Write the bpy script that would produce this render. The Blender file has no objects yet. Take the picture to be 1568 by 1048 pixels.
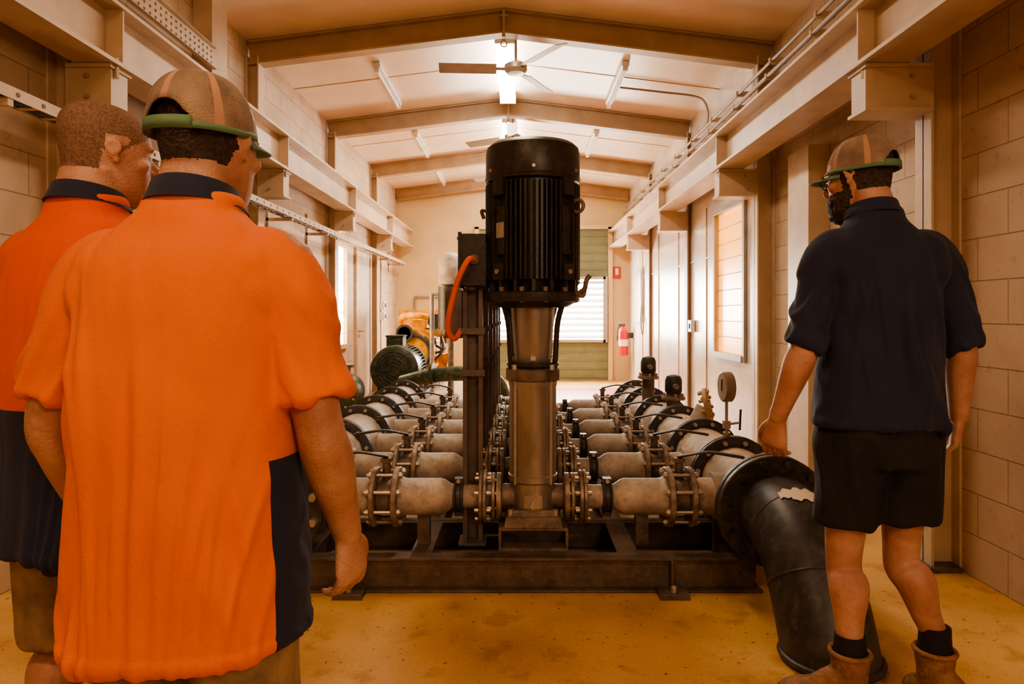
import bpy, math, random
from mathutils import Vector, Matrix, noise
random.seed(4)
R=math.radians
scene=bpy.context.scene
# ------------------------------------------------------------------ materials
def mat(name,col,rough=.6,metal=0,var=.15,scale=6,bump=0,bscale=60,col2=None,emit=None,estr=0,sheen=0,detail=4,stretch=None,dust=0,dcol=(.42,.31,.21),crease=0):
    m=bpy.data.materials.new(name); m.use_nodes=True
    nt=m.node_tree; N=nt.nodes; L=nt.links
    b=N['Principled BSDF']
    b.inputs['Roughness'].default_value=rough; b.inputs['Metallic'].default_value=metal
    tc=N.new('ShaderNodeTexCoord'); src=tc.outputs['Object']
    if stretch:
        mp=N.new('ShaderNodeMapping'); mp.inputs['Scale'].default_value=stretch; L.new(src,mp.inputs['Vector']); src=mp.outputs['Vector']
    nz=N.new('ShaderNodeTexNoise'); nz.inputs['Scale'].default_value=scale; nz.inputs['Detail'].default_value=detail
    L.new(src,nz.inputs['Vector'])
    rp=N.new('ShaderNodeValToRGB')
    c2=col2 if col2 else tuple(c*(1-var) for c in col)
    c1=col if col2 else tuple(min(1,c*(1+var*.5)) for c in col)
    rp.color_ramp.elements[0].position=.35; rp.color_ramp.elements[1].position=.65
    rp.color_ramp.elements[0].color=(*c2,1); rp.color_ramp.elements[1].color=(*c1,1)
    L.new(nz.outputs['Fac'],rp.inputs['Fac']); out=rp.outputs['Color']
    if dust:  # dust and wear speckle
        n3=N.new('ShaderNodeTexNoise'); n3.inputs['Scale'].default_value=scale*3.3; n3.inputs['Detail'].default_value=9; n3.inputs['Roughness'].default_value=.7
        L.new(src,n3.inputs['Vector']); r3=N.new('ShaderNodeValToRGB'); r3.color_ramp.elements[0].position=.48; r3.color_ramp.elements[0].color=(0,0,0,1)
        r3.color_ramp.elements[1].position=.68; r3.color_ramp.elements[1].color=(dust,dust,dust,1); L.new(n3.outputs['Fac'],r3.inputs[0])
        mx=N.new('ShaderNodeMixRGB'); mx.inputs[2].default_value=(*dcol,1); L.new(r3.outputs[0],mx.inputs[0]); L.new(out,mx.inputs[1]); out=mx.outputs[0]
    L.new(out,b.inputs['Base Color'])
    if bump:
        n2=N.new('ShaderNodeTexNoise'); n2.inputs['Scale'].default_value=bscale; n2.inputs['Detail'].default_value=3
        L.new(src,n2.inputs['Vector'])
        bp=N.new('ShaderNodeBump'); bp.inputs['Strength'].default_value=bump; bp.inputs['Distance'].default_value=.01
        L.new(n2.outputs['Fac'],bp.inputs['Height']); L.new(bp.outputs['Normal'],b.inputs['Normal'])
        if crease:
            mp=N.new('ShaderNodeMapping'); mp.inputs['Scale'].default_value=(1,1,.35); mp.inputs['Rotation'].default_value=(0,.25,0); L.new(tc.outputs['Object'],mp.inputs['Vector'])
            n4=N.new('ShaderNodeTexNoise'); n4.inputs['Scale'].default_value=17; n4.inputs['Detail'].default_value=3; n4.inputs['Distortion'].default_value=.6
            L.new(mp.outputs[0],n4.inputs['Vector'])
            b2=N.new('ShaderNodeBump'); b2.inputs['Strength'].default_value=crease; b2.inputs['Distance'].default_value=.02
            L.new(n4.outputs['Fac'],b2.inputs['Height']); L.new(b2.outputs['Normal'],bp.inputs['Normal'])
    if emit:
        b.inputs['Emission Color'].default_value=(*emit,1); b.inputs['Emission Strength'].default_value=estr
    if sheen: b.inputs['Sheen Weight'].default_value=sheen
    return m
def block_mat(name,c1,c2,mortar):
    m=mat(name,c1,.75); nt=m.node_tree; N=nt.nodes; L=nt.links; b=N['Principled BSDF']
    tc=N.new('ShaderNodeTexCoord'); sp=N.new('ShaderNodeSeparateXYZ'); cb=N.new('ShaderNodeCombineXYZ')
    L.new(tc.outputs['Object'],sp.inputs[0]); L.new(sp.outputs['Y'],cb.inputs['X']); L.new(sp.outputs['Z'],cb.inputs['Y'])
    br=N.new('ShaderNodeTexBrick'); br.inputs['Scale'].default_value=1; br.inputs['Brick Width'].default_value=.4
    br.inputs['Row Height'].default_value=.2; br.inputs['Mortar Size'].default_value=.004; br.inputs['Mortar Smooth'].default_value=.6
    br.inputs['Color1'].default_value=(*c1,1); br.inputs['Color2'].default_value=(*c2,1); br.inputs['Mortar'].default_value=(*mortar,1)
    L.new(cb.outputs[0],br.inputs['Vector']); out=br.outputs['Color']
    for sc,lo,hi,c,f in((3,.3,.6,(.70,.66,.61,1),.7),(22,.28,.40,(.66,.58,.52,1),.5)):
        nz=N.new('ShaderNodeTexNoise'); nz.inputs['Scale'].default_value=sc; nz.inputs['Detail'].default_value=9; L.new(tc.outputs['Object'],nz.inputs['Vector'])
        rp=N.new('ShaderNodeValToRGB'); rp.color_ramp.elements[0].position=lo; rp.color_ramp.elements[0].color=c; rp.color_ramp.elements[1].position=hi
        L.new(nz.outputs['Fac'],rp.inputs[0])
        mx=N.new('ShaderNodeMixRGB'); mx.blend_type='MULTIPLY'; mx.inputs[0].default_value=f; L.new(out,mx.inputs[1]); L.new(rp.outputs[0],mx.inputs[2]); out=mx.outputs[0]
    L.new(out,b.inputs['Base Color'])
    bp=N.new('ShaderNodeBump'); bp.invert=True; bp.inputs['Strength'].default_value=.6; bp.inputs['Distance'].default_value=.008
    L.new(br.outputs['Fac'],bp.inputs['Height']); L.new(bp.outputs['Normal'],b.inputs['Normal'])
    return m
def mask_mat(m,col,conds):
    """mix a second cloth colour where all (axis,op,value) tests on object position hold"""
    nt=m.node_tree;N=nt.nodes;L=nt.links;b=N['Principled BSDF']; old=b.inputs['Base Color'].links[0].from_socket
    tc=N.new('ShaderNodeTexCoord'); sp=N.new('ShaderNodeSeparateXYZ'); L.new(tc.outputs['Object'],sp.inputs[0]); prev=None
    for ax,op,v in conds:
        n=N.new('ShaderNodeMath'); n.operation=op; n.inputs[1].default_value=v; L.new(sp.outputs[ax],n.inputs[0])
        if prev is None: prev=n.outputs[0]
        else:
            q=N.new('ShaderNodeMath'); q.operation='MULTIPLY'; L.new(prev,q.inputs[0]); L.new(n.outputs[0],q.inputs[1]); prev=q.outputs[0]
    mx=N.new('ShaderNodeMixRGB'); mx.inputs[2].default_value=(*col,1); L.new(prev,mx.inputs[0]); L.new(old,mx.inputs[1]); L.new(mx.outputs[0],b.inputs['Base Color'])
M_block=block_mat('painted_block',(.63,.49,.36),(.61,.47,.345),(.42,.31,.21))
M_ceil=mat('ceiling_paint',(.82,.64,.47),.36,var=.06,scale=3)
M_steel_tan=mat('tan_painted_steel',(.46,.31,.17),.5,var=.12,scale=5)
M_beam=mat('cream_painted_steel',(.60,.45,.31),.42,var=.14,scale=4,dust=.25,dcol=(.40,.27,.17))
M_panel=mat('wall_panel',(.66,.55,.46),.30,var=.22,scale=2.2,dust=.3,dcol=(.50,.38,.29))
M_back=mat('back_wall_paint',(.70,.54,.29),.6,var=.08,scale=2)
M_green=mat('grey_green_shutter',(.20,.22,.13),.6,var=.1)
M_frame=mat('window_frame_grey',(.42,.39,.36),.45,.1)
M_glow=mat('amber_window_glass',(.8,.38,.06),.3,col2=(.6,.24,.03),emit=(1,.40,.05),estr=1.7)
M_glowL=mat('pale_window_glass',(.9,.7,.4),.3,emit=(1,.72,.40),estr=13)
M_day=mat('daylight_glass',(.9,.9,.85),.3,emit=(1,.95,.86),estr=11)
M_sky=mat('ridge_light_diffuser',(.9,.95,1),.3,emit=(.96,.97,1),estr=16)
M_slat=mat('white_louvre',(.75,.72,.66),.5)
M_black=mat('black_motor_paint',(.034,.030,.028),.40,.1,var=.3,scale=12,bump=.08,dust=.3,dcol=(.14,.11,.08))
M_blackp=mat('black_coated_pipe',(.045,.043,.044),.45,var=.35,scale=6,bump=.10,bscale=30,dust=.55,dcol=(.14,.12,.105))
M_inox=mat('stainless_sleeve',(.50,.47,.44),.38,.75,var=.35,scale=7,stretch=(1,1,.3),dust=.35,dcol=(.24,.18,.14))
M_cast=mat('cast_iron_dark',(.20,.155,.12),.55,.35,var=.4,scale=14,bump=.2,dust=.4,dcol=(.34,.27,.20))
M_galv=mat('galvanised_pipe',(.48,.41,.345),.60,.12,var=.35,scale=9,bump=.12,dust=.7,dcol=(.25,.195,.15))
M_flange=mat('flange_steel',(.37,.30,.245),.5,.5,var=.45,scale=20,dust=.6,dcol=(.15,.105,.07))
M_bolt=mat('bolt_zinc',(.56,.49,.41),.42,.65,dust=.4,dcol=(.2,.15,.11))
M_white=mat('white_header_paint',(.52,.435,.36),.60,.05,var=.35,scale=7,dust=.7,dcol=(.26,.19,.14))
M_skid=mat('skid_brown_steel',(.14,.108,.083),.5,.3,var=.35,scale=10,bump=.1,dust=.6,dcol=(.24,.165,.11))
M_orangec=mat('orange_conduit',(.9,.16,.02),.45)
M_grey=mat('grey_channel',(.17,.15,.14),.45,.5,var=.3)
M_motorgreen=mat('green_motor_paint',(.030,.060,.036),.4,.1,var=.3,dust=.3)
M_yellow=mat('yellow_engine_paint',(.76,.34,.004),.45,var=.35,scale=12)
M_red=mat('red_paint',(.6,.03,.02),.35)
M_dial=mat('dial_face',(.75,.68,.58),.3)
M_whitep=mat('white_plastic',(.8,.74,.64),.4)
M_fan=mat('fan_metal',(.34,.28,.23),.4,.3)
M_conc=mat('plinth_concrete',(.42,.28,.16),.7,bump=.2)
def floor_mat():
    m=mat('ochre_floor_paint',(.74,.46,.165),.42,col2=(.66,.395,.135),scale=1.7,detail=8,bump=.10,bscale=25)
    nt=m.node_tree;N=nt.nodes;L=nt.links;b=N['Principled BSDF']
    mask_mat(m,(.50,.12,.08),[('Y','GREATER_THAN',7.9),('X','GREATER_THAN',-.55),('Y','LESS_THAN',11.4)])
    old=b.inputs['Base Color'].links[0].from_socket
    tc=N.new('ShaderNodeTexCoord')
    for sc,lo,hi,colr,f in((7,.33,.43,(.62,.50,.40,1),.55),(40,.29,.36,(.24,.15,.10,1),.85),(2.2,.32,.55,(.74,.66,.58,1),.85),(90,.3,.5,(.84,.80,.76,1),.85)):
        n=N.new('ShaderNodeTexNoise'); n.inputs['Scale'].default_value=sc; n.inputs['Detail'].default_value=10; L.new(tc.outputs['Object'],n.inputs['Vector'])
        rp=N.new('ShaderNodeValToRGB'); rp.color_ramp.elements[0].position=lo; rp.color_ramp.elements[0].color=colr
        rp.color_ramp.elements[1].position=hi; rp.color_ramp.elements[1].color=(1,1,1,1); L.new(n.outputs['Fac'],rp.inputs[0])
        m2=N.new('ShaderNodeMixRGB'); m2.blend_type='MULTIPLY'; m2.inputs[0].default_value=f
        L.new(old,m2.inputs[1]); L.new(rp.outputs[0],m2.inputs[2]); old=m2.outputs[0]
    L.new(old,b.inputs['Base Color'])
    return m
M_floor=floor_mat()
# people
M_skin=mat('skin',(.54,.31,.22),.55,col2=(.40,.19,.125),scale=11,bump=.25,bscale=190,detail=10,dust=.35,dcol=(.32,.135,.09))
M_skin.node_tree.nodes['Principled BSDF'].inputs['Subsurface Weight'].default_value=.06
M_skin.node_tree.nodes['Principled BSDF'].inputs['Subsurface Radius'].default_value=(.01,.004,.002)
M_hairD=mat('dark_hair',(.05,.03,.02),.7,var=.5,scale=90,bump=.8,bscale=160)
M_hairG=mat('short_reddish_hair',(.25,.145,.095),.7,col2=(.14,.08,.055),scale=170,bump=.4,bscale=300)
NAVY=(.014,.019,.050)
M_orange=mat('hivis_orange_cloth',(.78,.18,.042),.9,var=.06,scale=3,bump=.3,bscale=620,sheen=.05,crease=.22)
mask_mat(M_orange,NAVY,[('Z','LESS_THAN',1.0),('X','GREATER_THAN',.13),('Y','GREATER_THAN',-.075)])
M_orange2=mat('hivis_red_orange_cloth',(.74,.11,.024),.9,var=.06,scale=3,bump=.3,bscale=620,sheen=.05,crease=.22)
mask_mat(M_orange2,NAVY,[('Z','LESS_THAN',1.04)])
M_navy=mat('navy_cloth',NAVY,.85,var=.25,scale=5,bump=.25,bscale=400,sheen=.08,crease=.4)
M_shorts=mat('black_shorts_cloth',(.013,.012,.014),.85,var=.25,bump=.2,bscale=300,crease=.5)
M_khaki=mat('khaki_cloth',(.34,.24,.15),.85,col2=(.18,.13,.09),scale=14,bump=.2,bscale=300,crease=.5)
M_boot=mat('brown_boot_leather',(.26,.125,.055),.65,var=.35,scale=20,bump=.4,bscale=90,dust=.5,dcol=(.42,.27,.15))
M_sole=mat('boot_sole',(.09,.055,.032),.8)
M_camo=mat('faded_cap_cloth',(.34,.245,.175),.85,col2=(.20,.145,.11),scale=16,bump=.4,bscale=300)
M_capstripe=mat('cap_stripe_cloth',(.46,.27,.19),.8)
M_capgreen=mat('cap_green_cloth',(.11,.21,.12),.7)
M_eye=mat('eye_white',(.7,.66,.6),.2); M_iris=mat('iris',(.05,.03,.02),.2)
M_lens=mat('dark_lens',(.02,.015,.012),.1)
# ------------------------------------------------------------------ mesh builder
def frame(d,up=None):
    d=Vector(d).normalized()
    u=Vector(up) if up else (Vector((0,0,1)) if abs(d.z)<.9 else Vector((0,1,0)))
    a=u.cross(d).normalized(); b=d.cross(a).normalized()
    return a,b,d
def crom(P,n):
    out=[]; k=len(P)
    for i in range(k-1):
        p0=P[max(i-1,0)];p1=P[i];p2=P[i+1];p3=P[min(i+2,k-1)]
        for j in range(n):
            t=j/n
            out.append([.5*((2*b)+(-a+c)*t+(2*a-5*b+4*c-d)*t*t+(-a+3*b-3*c+d)*t**3) for a,b,c,d in zip(p0,p1,p2,p3)])
    out.append(list(P[-1])); return out
class MB:
    def __init__(s): s.v=[];s.f=[];s.m=[];s.mats=[]
    def mi(s,m):
        if m not in s.mats: s.mats.append(m)
        return s.mats.index(m)
    def add(s,vs,fs,m,M=None):
        o=len(s.v); k=s.mi(m)
        for v in vs:
            v=Vector(v); s.v.append(M@v if M else v)
        for f in fs: s.f.append([i+o for i in f]); s.m.append(k)
    def box(s,c,d,m,rot=None,top=1.0):
        x,y,z=[a/2 for a in d]
        vs=[(-x,-y,-z),(x,-y,-z),(x,y,-z),(-x,y,-z),(-x*top,-y*top,z),(x*top,-y*top,z),(x*top,y*top,z),(-x*top,y*top,z)]
        fs=[(3,2,1,0),(4,5,6,7),(0,1,5,4),(1,2,6,5),(2,3,7,6),(3,0,4,7)]
        M=Matrix.Translation(c)
        if rot is not None: M=M@(rot.to_4x4() if not isinstance(rot,tuple) else (Matrix.Rotation(rot[2],4,'Z')@Matrix.Rotation(rot[1],4,'Y')@Matrix.Rotation(rot[0],4,'X')))
        s.add(vs,fs,m,M)
    def bx(s,x0,x1,y0,y1,z0,z1,m): s.box(((x0+x1)/2,(y0+y1)/2,(z0+z1)/2),(abs(x1-x0),abs(y1-y0),abs(z1-z0)),m)
    def rings(s,R_,m,close=True):
        n=len(R_[0]); vs=[p for r in R_ for p in r]; fs=[]
        for i in range(len(R_)-1):
            for j in range(n):
                k=(j+1)%n; fs.append((i*n+j,i*n+k,(i+1)*n+k,(i+1)*n+j))
        if close: fs.append(tuple(range(n-1,-1,-1))); fs.append(tuple((len(R_)-1)*n+j for j in range(n)))
        s.add(vs,fs,m)
    def cyl(s,p0,p1,r0,m,r1=None,seg=20):
        p0=Vector(p0);p1=Vector(p1); r1=r0 if r1 is None else r1
        a,b,d=frame(p1-p0)
        s.rings([[p+(a*math.cos(t)+b*math.sin(t))*r for t in [2*math.pi*j/seg for j in range(seg)]] for p,r in((p0,r0),(p1,r1))],m)
    def rev(s,prof,o,ax,m,seg=32,close=True):
        o=Vector(o); a,b,d=frame(ax)
        s.rings([[o+d*h+(a*math.cos(t)+b*math.sin(t))*r for t in [2*math.pi*j/seg for j in range(seg)]] for r,h in prof],m,close)
    def tube(s,P,rad,m,seg=12,n=6,up=None,cap=False):
        if not isinstance(rad,(list,tuple)): rad=[rad]*len(P)
        D=[]
        for p,r in zip(P,rad):
            ra,rb=(r if isinstance(r,tuple) else (r,r)); D.append([*p,ra,rb])
        C=crom(D,n); pts=[Vector(c[:3]) for c in C]
        R_=[]; a=None
        for i,c in enumerate(C):
            t=(pts[min(i+1,len(pts)-1)]-pts[max(i-1,0)]).normalized()
            if a is None: a,b,_=frame(t,up)
            else:
                a=(a-t*a.dot(t)).normalized(); b=t.cross(a).normalized()
            if cap and i==0:
                R_.append([pts[0]-t*c[3]*.6+(a*math.cos(q)*c[3]+b*math.sin(q)*c[4])*.55 for q in [2*math.pi*j/seg for j in range(seg)]])
            R_.append([pts[i]+a*math.cos(q)*c[3]+b*math.sin(q)*c[4] for q in [2*math.pi*j/seg for j in range(seg)]])
            if cap and i==len(C)-1:
                R_.append([pts[i]+t*c[3]*.6+(a*math.cos(q)*c[3]+b*math.sin(q)*c[4])*.55 for q in [2*math.pi*j/seg for j in range(seg)]])
        s.rings(R_,m)
    def ell(s,c,r,m,rot=None,seg=20,rg=12):
        M=Matrix.Translation(c)
        if rot is not None: M=M@rot.to_4x4()
        R_=[]
        for i in range(rg+1):
            p=math.pi*(i+.0)/rg; p=min(max(p,.03),math.pi-.03)
            R_.append([M@Vector((r[0]*math.sin(p)*math.cos(t),r[1]*math.sin(p)*math.sin(t),-r[2]*math.cos(p))) for t in [2*math.pi*j/seg for j in range(seg)]])
        s.rings(R_,m)
    def torus(s,c,ax,Rr,r,m,seg=28,sr=8,arc=(0,2*math.pi)):
        c=Vector(c);a,b,d=frame(ax); full=abs(arc[1]-arc[0]-2*math.pi)<1e-4
        n=seg if full else seg+1; Q=[]
        for i in range(n):
            t=arc[0]+(arc[1]-arc[0])*i/seg; e=a*math.cos(t)+b*math.sin(t)
            Q.append([c+e*(Rr+r*math.cos(q))+d*r*math.sin(q) for q in [2*math.pi*j/sr for j in range(sr)]])
        if full: Q.append(Q[0])
        s.rings(Q,m,close=not full)
    def bolts(s,c,ax,Rr,n,r,l,m,off=0):
        c=Vector(c);a,b,d=frame(ax)
        for i in range(n):
            t=2*math.pi*(i+.5)/n+off; p=c+(a*math.cos(t)+b*math.sin(t))*Rr
            s.cyl(p-d*l/2,p+d*l/2,r,m,seg=6)
    def loftz(s,rg,m,e=2.3,seg=40,n=5):
        Q=[]
        for z,cx,cy,rx,ry in crom(rg,n):
            Q.append([Vector((cx+rx*math.copysign(abs(math.cos(t))**(2/e),math.cos(t)),cy+ry*math.copysign(abs(math.sin(t))**(2/e),math.sin(t)),z)) for t in [2*math.pi*j/seg for j in range(seg)]])
        s.rings(Q,m)
    def mesh(s,name,sharp=35):
        me=bpy.data.meshes.new(name); me.from_pydata([tuple(v) for v in s.v],[],s.f)
        for m in s.mats: me.materials.append(m)
        me.polygons.foreach_set('material_index',s.m)
        me.polygons.foreach_set('use_smooth',[True]*len(s.f))
        me.update()
        import bmesh
        bm=bmesh.new(); bm.from_mesh(me); bmesh.ops.recalc_face_normals(bm,faces=bm.faces); bm.to_mesh(me); bm.free()
        try: me.set_sharp_from_angle(angle=R(sharp))
        except Exception: pass
        return me
    def obj(s,name,parent=None,loc=None,bevel=0):
        o=bpy.data.objects.new(name,s.mesh(name)); scene.collection.objects.link(o)
        if parent: o.parent=parent
        if loc: o.location=loc
        if bevel:
            b=o.modifiers.new('b','BEVEL'); b.width=bevel; b.segments=2; b.limit_method='ANGLE'; b.angle_limit=R(40)
        return o
def link(me,name,parent=None,loc=None):
    o=bpy.data.objects.new(name,me); scene.collection.objects.link(o)
    if parent: o.parent=parent
    if loc: o.location=loc
    return o
def empty(name,loc=(0,0,0),yaw=0):
    e=bpy.data.objects.new(name,None); scene.collection.objects.link(e); e.location=loc; e.rotation_euler=(0,0,yaw); e.empty_display_size=.1
    return e
# ------------------------------------------------------------------ room
XL,XR,YB,YF=-2.3,2.15,12.8,-3.0
CX=-.13; SL=.125; ZR=3.82
def zc(x): return ZR-abs(x-CX)*SL
b=MB(); b.bx(XL-.3,XR+.3,YF-.3,YB+.3,-.2,0,M_floor); b.obj('floor')
b=MB()
for x0,x1 in((XL-.1,CX),(CX,XR+.1)):
    vs=[(x0,YF-.2,zc(x0)),(x1,YF-.2,zc(x1)),(x1,YB+.2,zc(x1)),(x0,YB+.2,zc(x0))]
    vs+=[(x,y,z+.12) for x,y,z in vs]
    b.add(vs,[(3,2,1,0),(4,5,6,7),(0,1,5,4),(1,2,6,5),(2,3,7,6),(3,0,4,7)],M_ceil)
b.obj('ceiling')
b=MB()
for y in [4.6,7.0,9.4,11.7]:
    for x0,x1 in((XL,CX),(CX,XR)):
        a_=math.atan2(zc(x1)-zc(x0),x1-x0)
        b.box(((x0+x1)/2,y,(zc(x0)+zc(x1))/2-.004),((x1-x0)/math.cos(a_),.02,.006),M_ceil,(0,-a_,0))
b.obj('trim_1')
def wall_x(b,x0,x1,m,y0,y1,z1,openings):
    ys=sorted(openings); cur=y0
    for (oy0,oy1,oz0,oz1) in ys:
        b.bx(x0,x1,cur,oy0,0,z1,m)
        if oz0>0: b.bx(x0,x1,oy0,oy1,0,oz0,m)
        b.bx(x0,x1,oy0,oy1,oz1,z1,m); cur=oy1
    b.bx(x0,x1,cur,y1,0,z1,m)
b=MB(); wall_x(b,XL-.15,XL,M_block,YF,YB,3.55,[(8.15,9.0,.85,2.1)]); b.obj('wall_left')
b=MB(); wall_x(b,XR,XR+.15,M_block,YF,5.9,3.55,[]); b.obj('wall_right')
b=MB(); wall_x(b,2.05,XR+.15,M_panel,5.9,YB,3.55,[(6.2,7.07,.86,2.26)])
for y in(5.92,7.45,8.75,10.0,11.3): b.bx(2.038,2.05,y,y+.03,0,2.4,M_panel)
b.bx(2.040,2.05,7.17,YB,1.84,1.862,M_panel)
b.obj('wall_right_panelled')
b=MB(); b.bx(XL-.15,XR+.15,YB,YB+.15,0,3.84,M_back); b.obj('wall_back')
b=MB(); b.bx(XL-.15,XR+.15,YF-.15,YF,0,3.84,M_block); b.obj('wall_front')
def window(name,x,y0,y1,z0,z1,side,glow,fr):
    b=MB(); t=.06; s=side
    b.bx(x-.03*s,x-.001*s,y0-t,y0,z0-t,z1+t,fr); b.bx(x-.03*s,x-.001*s,y1,y1+t,z0-t,z1+t,fr)
    b.bx(x-.03*s,x-.001*s,y0,y1,z1,z1+t,fr); b.bx(x-.045*s,x-.001*s,y0-.02,y1+.02,z0-t,z0,fr)
    b.bx(x+.02*s,x+.03*s,y0+.001,y1-.001,z0+.001,z1-.001,glow)
    n=9
    for i in range(1,n):
        z=z0+(z1-z0)*i/n; b.bx(x+.012*s,x+.019*s,y0+.001,y1-.001,z-.004,z+.004,M_steel_tan)
    b.obj(name,bevel=.003)
window('window_1',2.05,6.2,7.07,.86,2.26,1,M_glow,M_frame)
window('window_2',XL,8.15,9.0,.85,2.1,-1,M_glowL,M_beam)
b=MB(); b.bx(-.75,1.66,YB-.05,YB-.001,0,2.82,M_green)
for i in range(18): b.bx(-.73,1.64,YB-.062,YB-.05,.05+i*.155,.07+i*.155,M_green)
b.bx(1.66,1.74,YB-.09,YB-.001,0,2.86,M_back); b.bx(-.83,-.75,YB-.09,YB-.001,0,2.86,M_back); b.bx(-.83,1.74,YB-.09,YB-.001,2.82,2.9,M_back)
b.obj('door_1')
b=MB(); x0,x1,z0,z1=-.62,1.60,.76,1.88; y=YB-.10
b.bx(x0,x1,y+.02,y+.035,z0,z1,M_day)
for i in range(10):
    z=z0+(i+.5)*(z1-z0)/10; b.box(((x0+x1)/2,y-.012,z),(x1-x0,.085,.008),M_slat,(R(35),0,0))
for xx in(x0,x1): b.bx(xx-.04,xx+.04,y-.06,y+.037,z0-.05,z1+.05,M_frame)
b.bx(x0,x1,y-.06,y+.037,z1,z1+.05,M_frame); b.bx(x0,x1,y-.06,y+.037,z0-.05,z0,M_frame); b.bx(.47,.51,y-.06,y+.02,z0,z1,M_frame)
b.obj('window_3')
b=MB(); b.bx(XL+.001,XL+.04,9.5,9.58,0,2.15,M_beam);b.bx(XL+.001,XL+.04,10.4,10.48,0,2.15,M_beam);b.bx(XL+.001,XL+.04,9.5,10.48,2.15,2.23,M_beam)
b.bx(XL+.001,XL+.02,9.58,10.4,0,2.15,M_panel); b.cyl((XL+.02,9.66,1.0),(XL+.08,9.66,1.0),.015,M_bolt); b.cyl((XL+.08,9.66,1.0),(XL+.08,9.78,1.0),.012,M_bolt)
b.obj('door_2',bevel=.003)
yfr=[-1.5,.95,3.38,5.8,8.2,10.6,12.68]
b=MB()
for y in yfr:
    for xe in(XL+.01,2.04 if y>5.9 else XR-.01):
        a_=math.atan2(zc(xe)-ZR,xe-CX); Lh=abs(xe-CX)/abs(math.cos(a_))
        mx=(xe+CX)/2; mz=(ZR+zc(xe))/2
        rot=(0,-math.atan2((zc(xe)-ZR)*(1 if xe>CX else -1),abs(xe-CX)),0)
        b.box((mx,y,mz-.012),(Lh,.12,.014),M_steel_tan,rot); b.box((mx,y,mz-.20),(Lh,.12,.016),M_steel_tan,rot); b.box((mx,y,mz-.105),(Lh,.012,.18),M_steel_tan,rot)
    b.bx(CX-.012,CX+.012,y-.075,y+.075,ZR-.25,ZR-.02,M_steel_tan)
    for dz in(-.06,-.2):
        for dy in(-.05,.05): b.cyl((CX-.03,y+dy,ZR+dz),(CX+.03,y+dy,ZR+dz),.011,M_bolt,seg=6)
    b.torus((CX,y,ZR-.28),(0,1,0),.025,.006,M_bolt)
b.obj('roof_rafters')
b=MB()
for y in yfr[:-1]:
    for s,xw,xi in((-1,XL,-2.19),(1,XR,2.0)):
        b.bx(xw,xw-s*.014,y-.07,y+.07,0,3.42,M_beam); b.bx(xi,xi+s*.014,y-.07,y+.07,0,3.42,M_beam); b.bx(xw,xi,y-.007,y+.007,0,3.42,M_beam)
        b.box(((xw+xi)/2-s*.04,y,.012),(.2,.2,.024),M_skid)
b.bx(2.0,XR,4.72,5.08,0,2.42,M_beam); b.bx(XL,-2.16,4.8,5.05,2.80,3.5,M_beam)
b.obj('wall_columns',bevel=.003)
for nm,s,xin,xout,xw in(('crane_runway_beam',1,1.65,1.88,2.0),('crane_runway_beam',-1,-1.95,-2.15,-2.19)):
    b=MB(); xc=(xin+xout)/2
    b.bx(xin,xout,YF+.05,YB-.1,2.46,2.48,M_beam); b.bx(xin,xout,YF+.05,YB-.1,2.75,2.77,M_beam); b.bx(xc-.008,xc+.008,YF+.05,YB-.1,2.48,2.75,M_beam)
    b.bx(xc-.025,xc+.025,YF+.05,YB-.1,2.77,2.80,M_steel_tan)
    for y in yfr[:-1]:
        b.bx(min(xin+.02*s,xw),max(xin+.02*s,xw),y-.09,y+.09,2.44,2.458,M_beam)
        b.bx(min(xin+.02*s,xw),max(xin+.02*s,xw),y-.09,y+.09,2.23,2.246,M_beam)
        b.bx(min(xin+.03*s,xw),max(xin+.03*s,xw),y-.07,y-.055,2.246,2.44,M_beam); b.bx(min(xin+.03*s,xw),max(xin+.03*s,xw),y+.055,y+.07,2.246,2.44,M_beam)
        b.bx(min(xin+.03*s,xin+.045*s),max(xin+.03*s,xin+.045*s),y-.055,y+.055,2.246,2.44,M_beam)
        b.bx(xc-.09,xc+.09,y-.006,y+.006,2.48,2.75,M_beam)
        for dx in(-.08,.08):
            b.cyl((xc+dx,y-.04,2.40),(xc+dx,y-.04,2.50),.012,M_bolt,seg=6)
        for dz in(.05,.15): b.cyl((xw-s*.1,y-.095,2.25+dz),(xw-s*.1,y-.07,2.25+dz),.01,M_bolt,seg=6)
    b.obj(nm)
def tray(name,x,z,y0,y1,w=.09,h=.05,vert=False):
    b=MB()
    if vert:
        b.bx(x,x+.004,y0,y1,z,z+.14,M_beam); b.bx(x,x+.03,y0,y1,z-.004,z,M_beam); b.bx(x,x+.03,y0,y1,z+.14,z+.144,M_beam)
        n=int((y1-y0)/.06)
        for i in range(n):
            for k in range(3): b.cyl((x+.004,y0+.03+i*.06,z+.03+k*.04),(x+.0065,y0+.03+i*.06,z+.03+k*.04),.009,M_skid,seg=8)
    else:
        b.bx(x,x+.005,y0,y1,z,z+h,M_beam); b.bx(x-w,x-w+.005,y0,y1,z,z+h,M_beam)
        n=int((y1-y0)/.15)
        for i in range(n):
            b.bx(x-w,x,y0+i*.15,y0+i*.15+.03,z,z+.004,M_beam); b.cyl((x+.005,y0+i*.15+.05,z+h/2),(x+.008,y0+i*.15+.05,z+h/2),.01,M_skid,seg=8)
        yy=y0+.3
        while yy<y1:
            if not(8.0<yy<9.1 or 9.4<yy<10.6):
                b.bx(XL+.001,x,yy,yy+.03,z-.03,z-.001,M_beam); b.bx(XL+.001,XL+.02,yy,yy+.03,z-.15,z+.2,M_beam)
            yy+=1.15
        for k in range(3): b.cyl((x-.025-.025*k,y0,z+.016),(x-.025-.025*k,y1,z+.016),.009,M_blackp,seg=8)
    b.obj(name)
tray('cable_tray',-2.06,2.12,-1.0,12.5)
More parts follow.
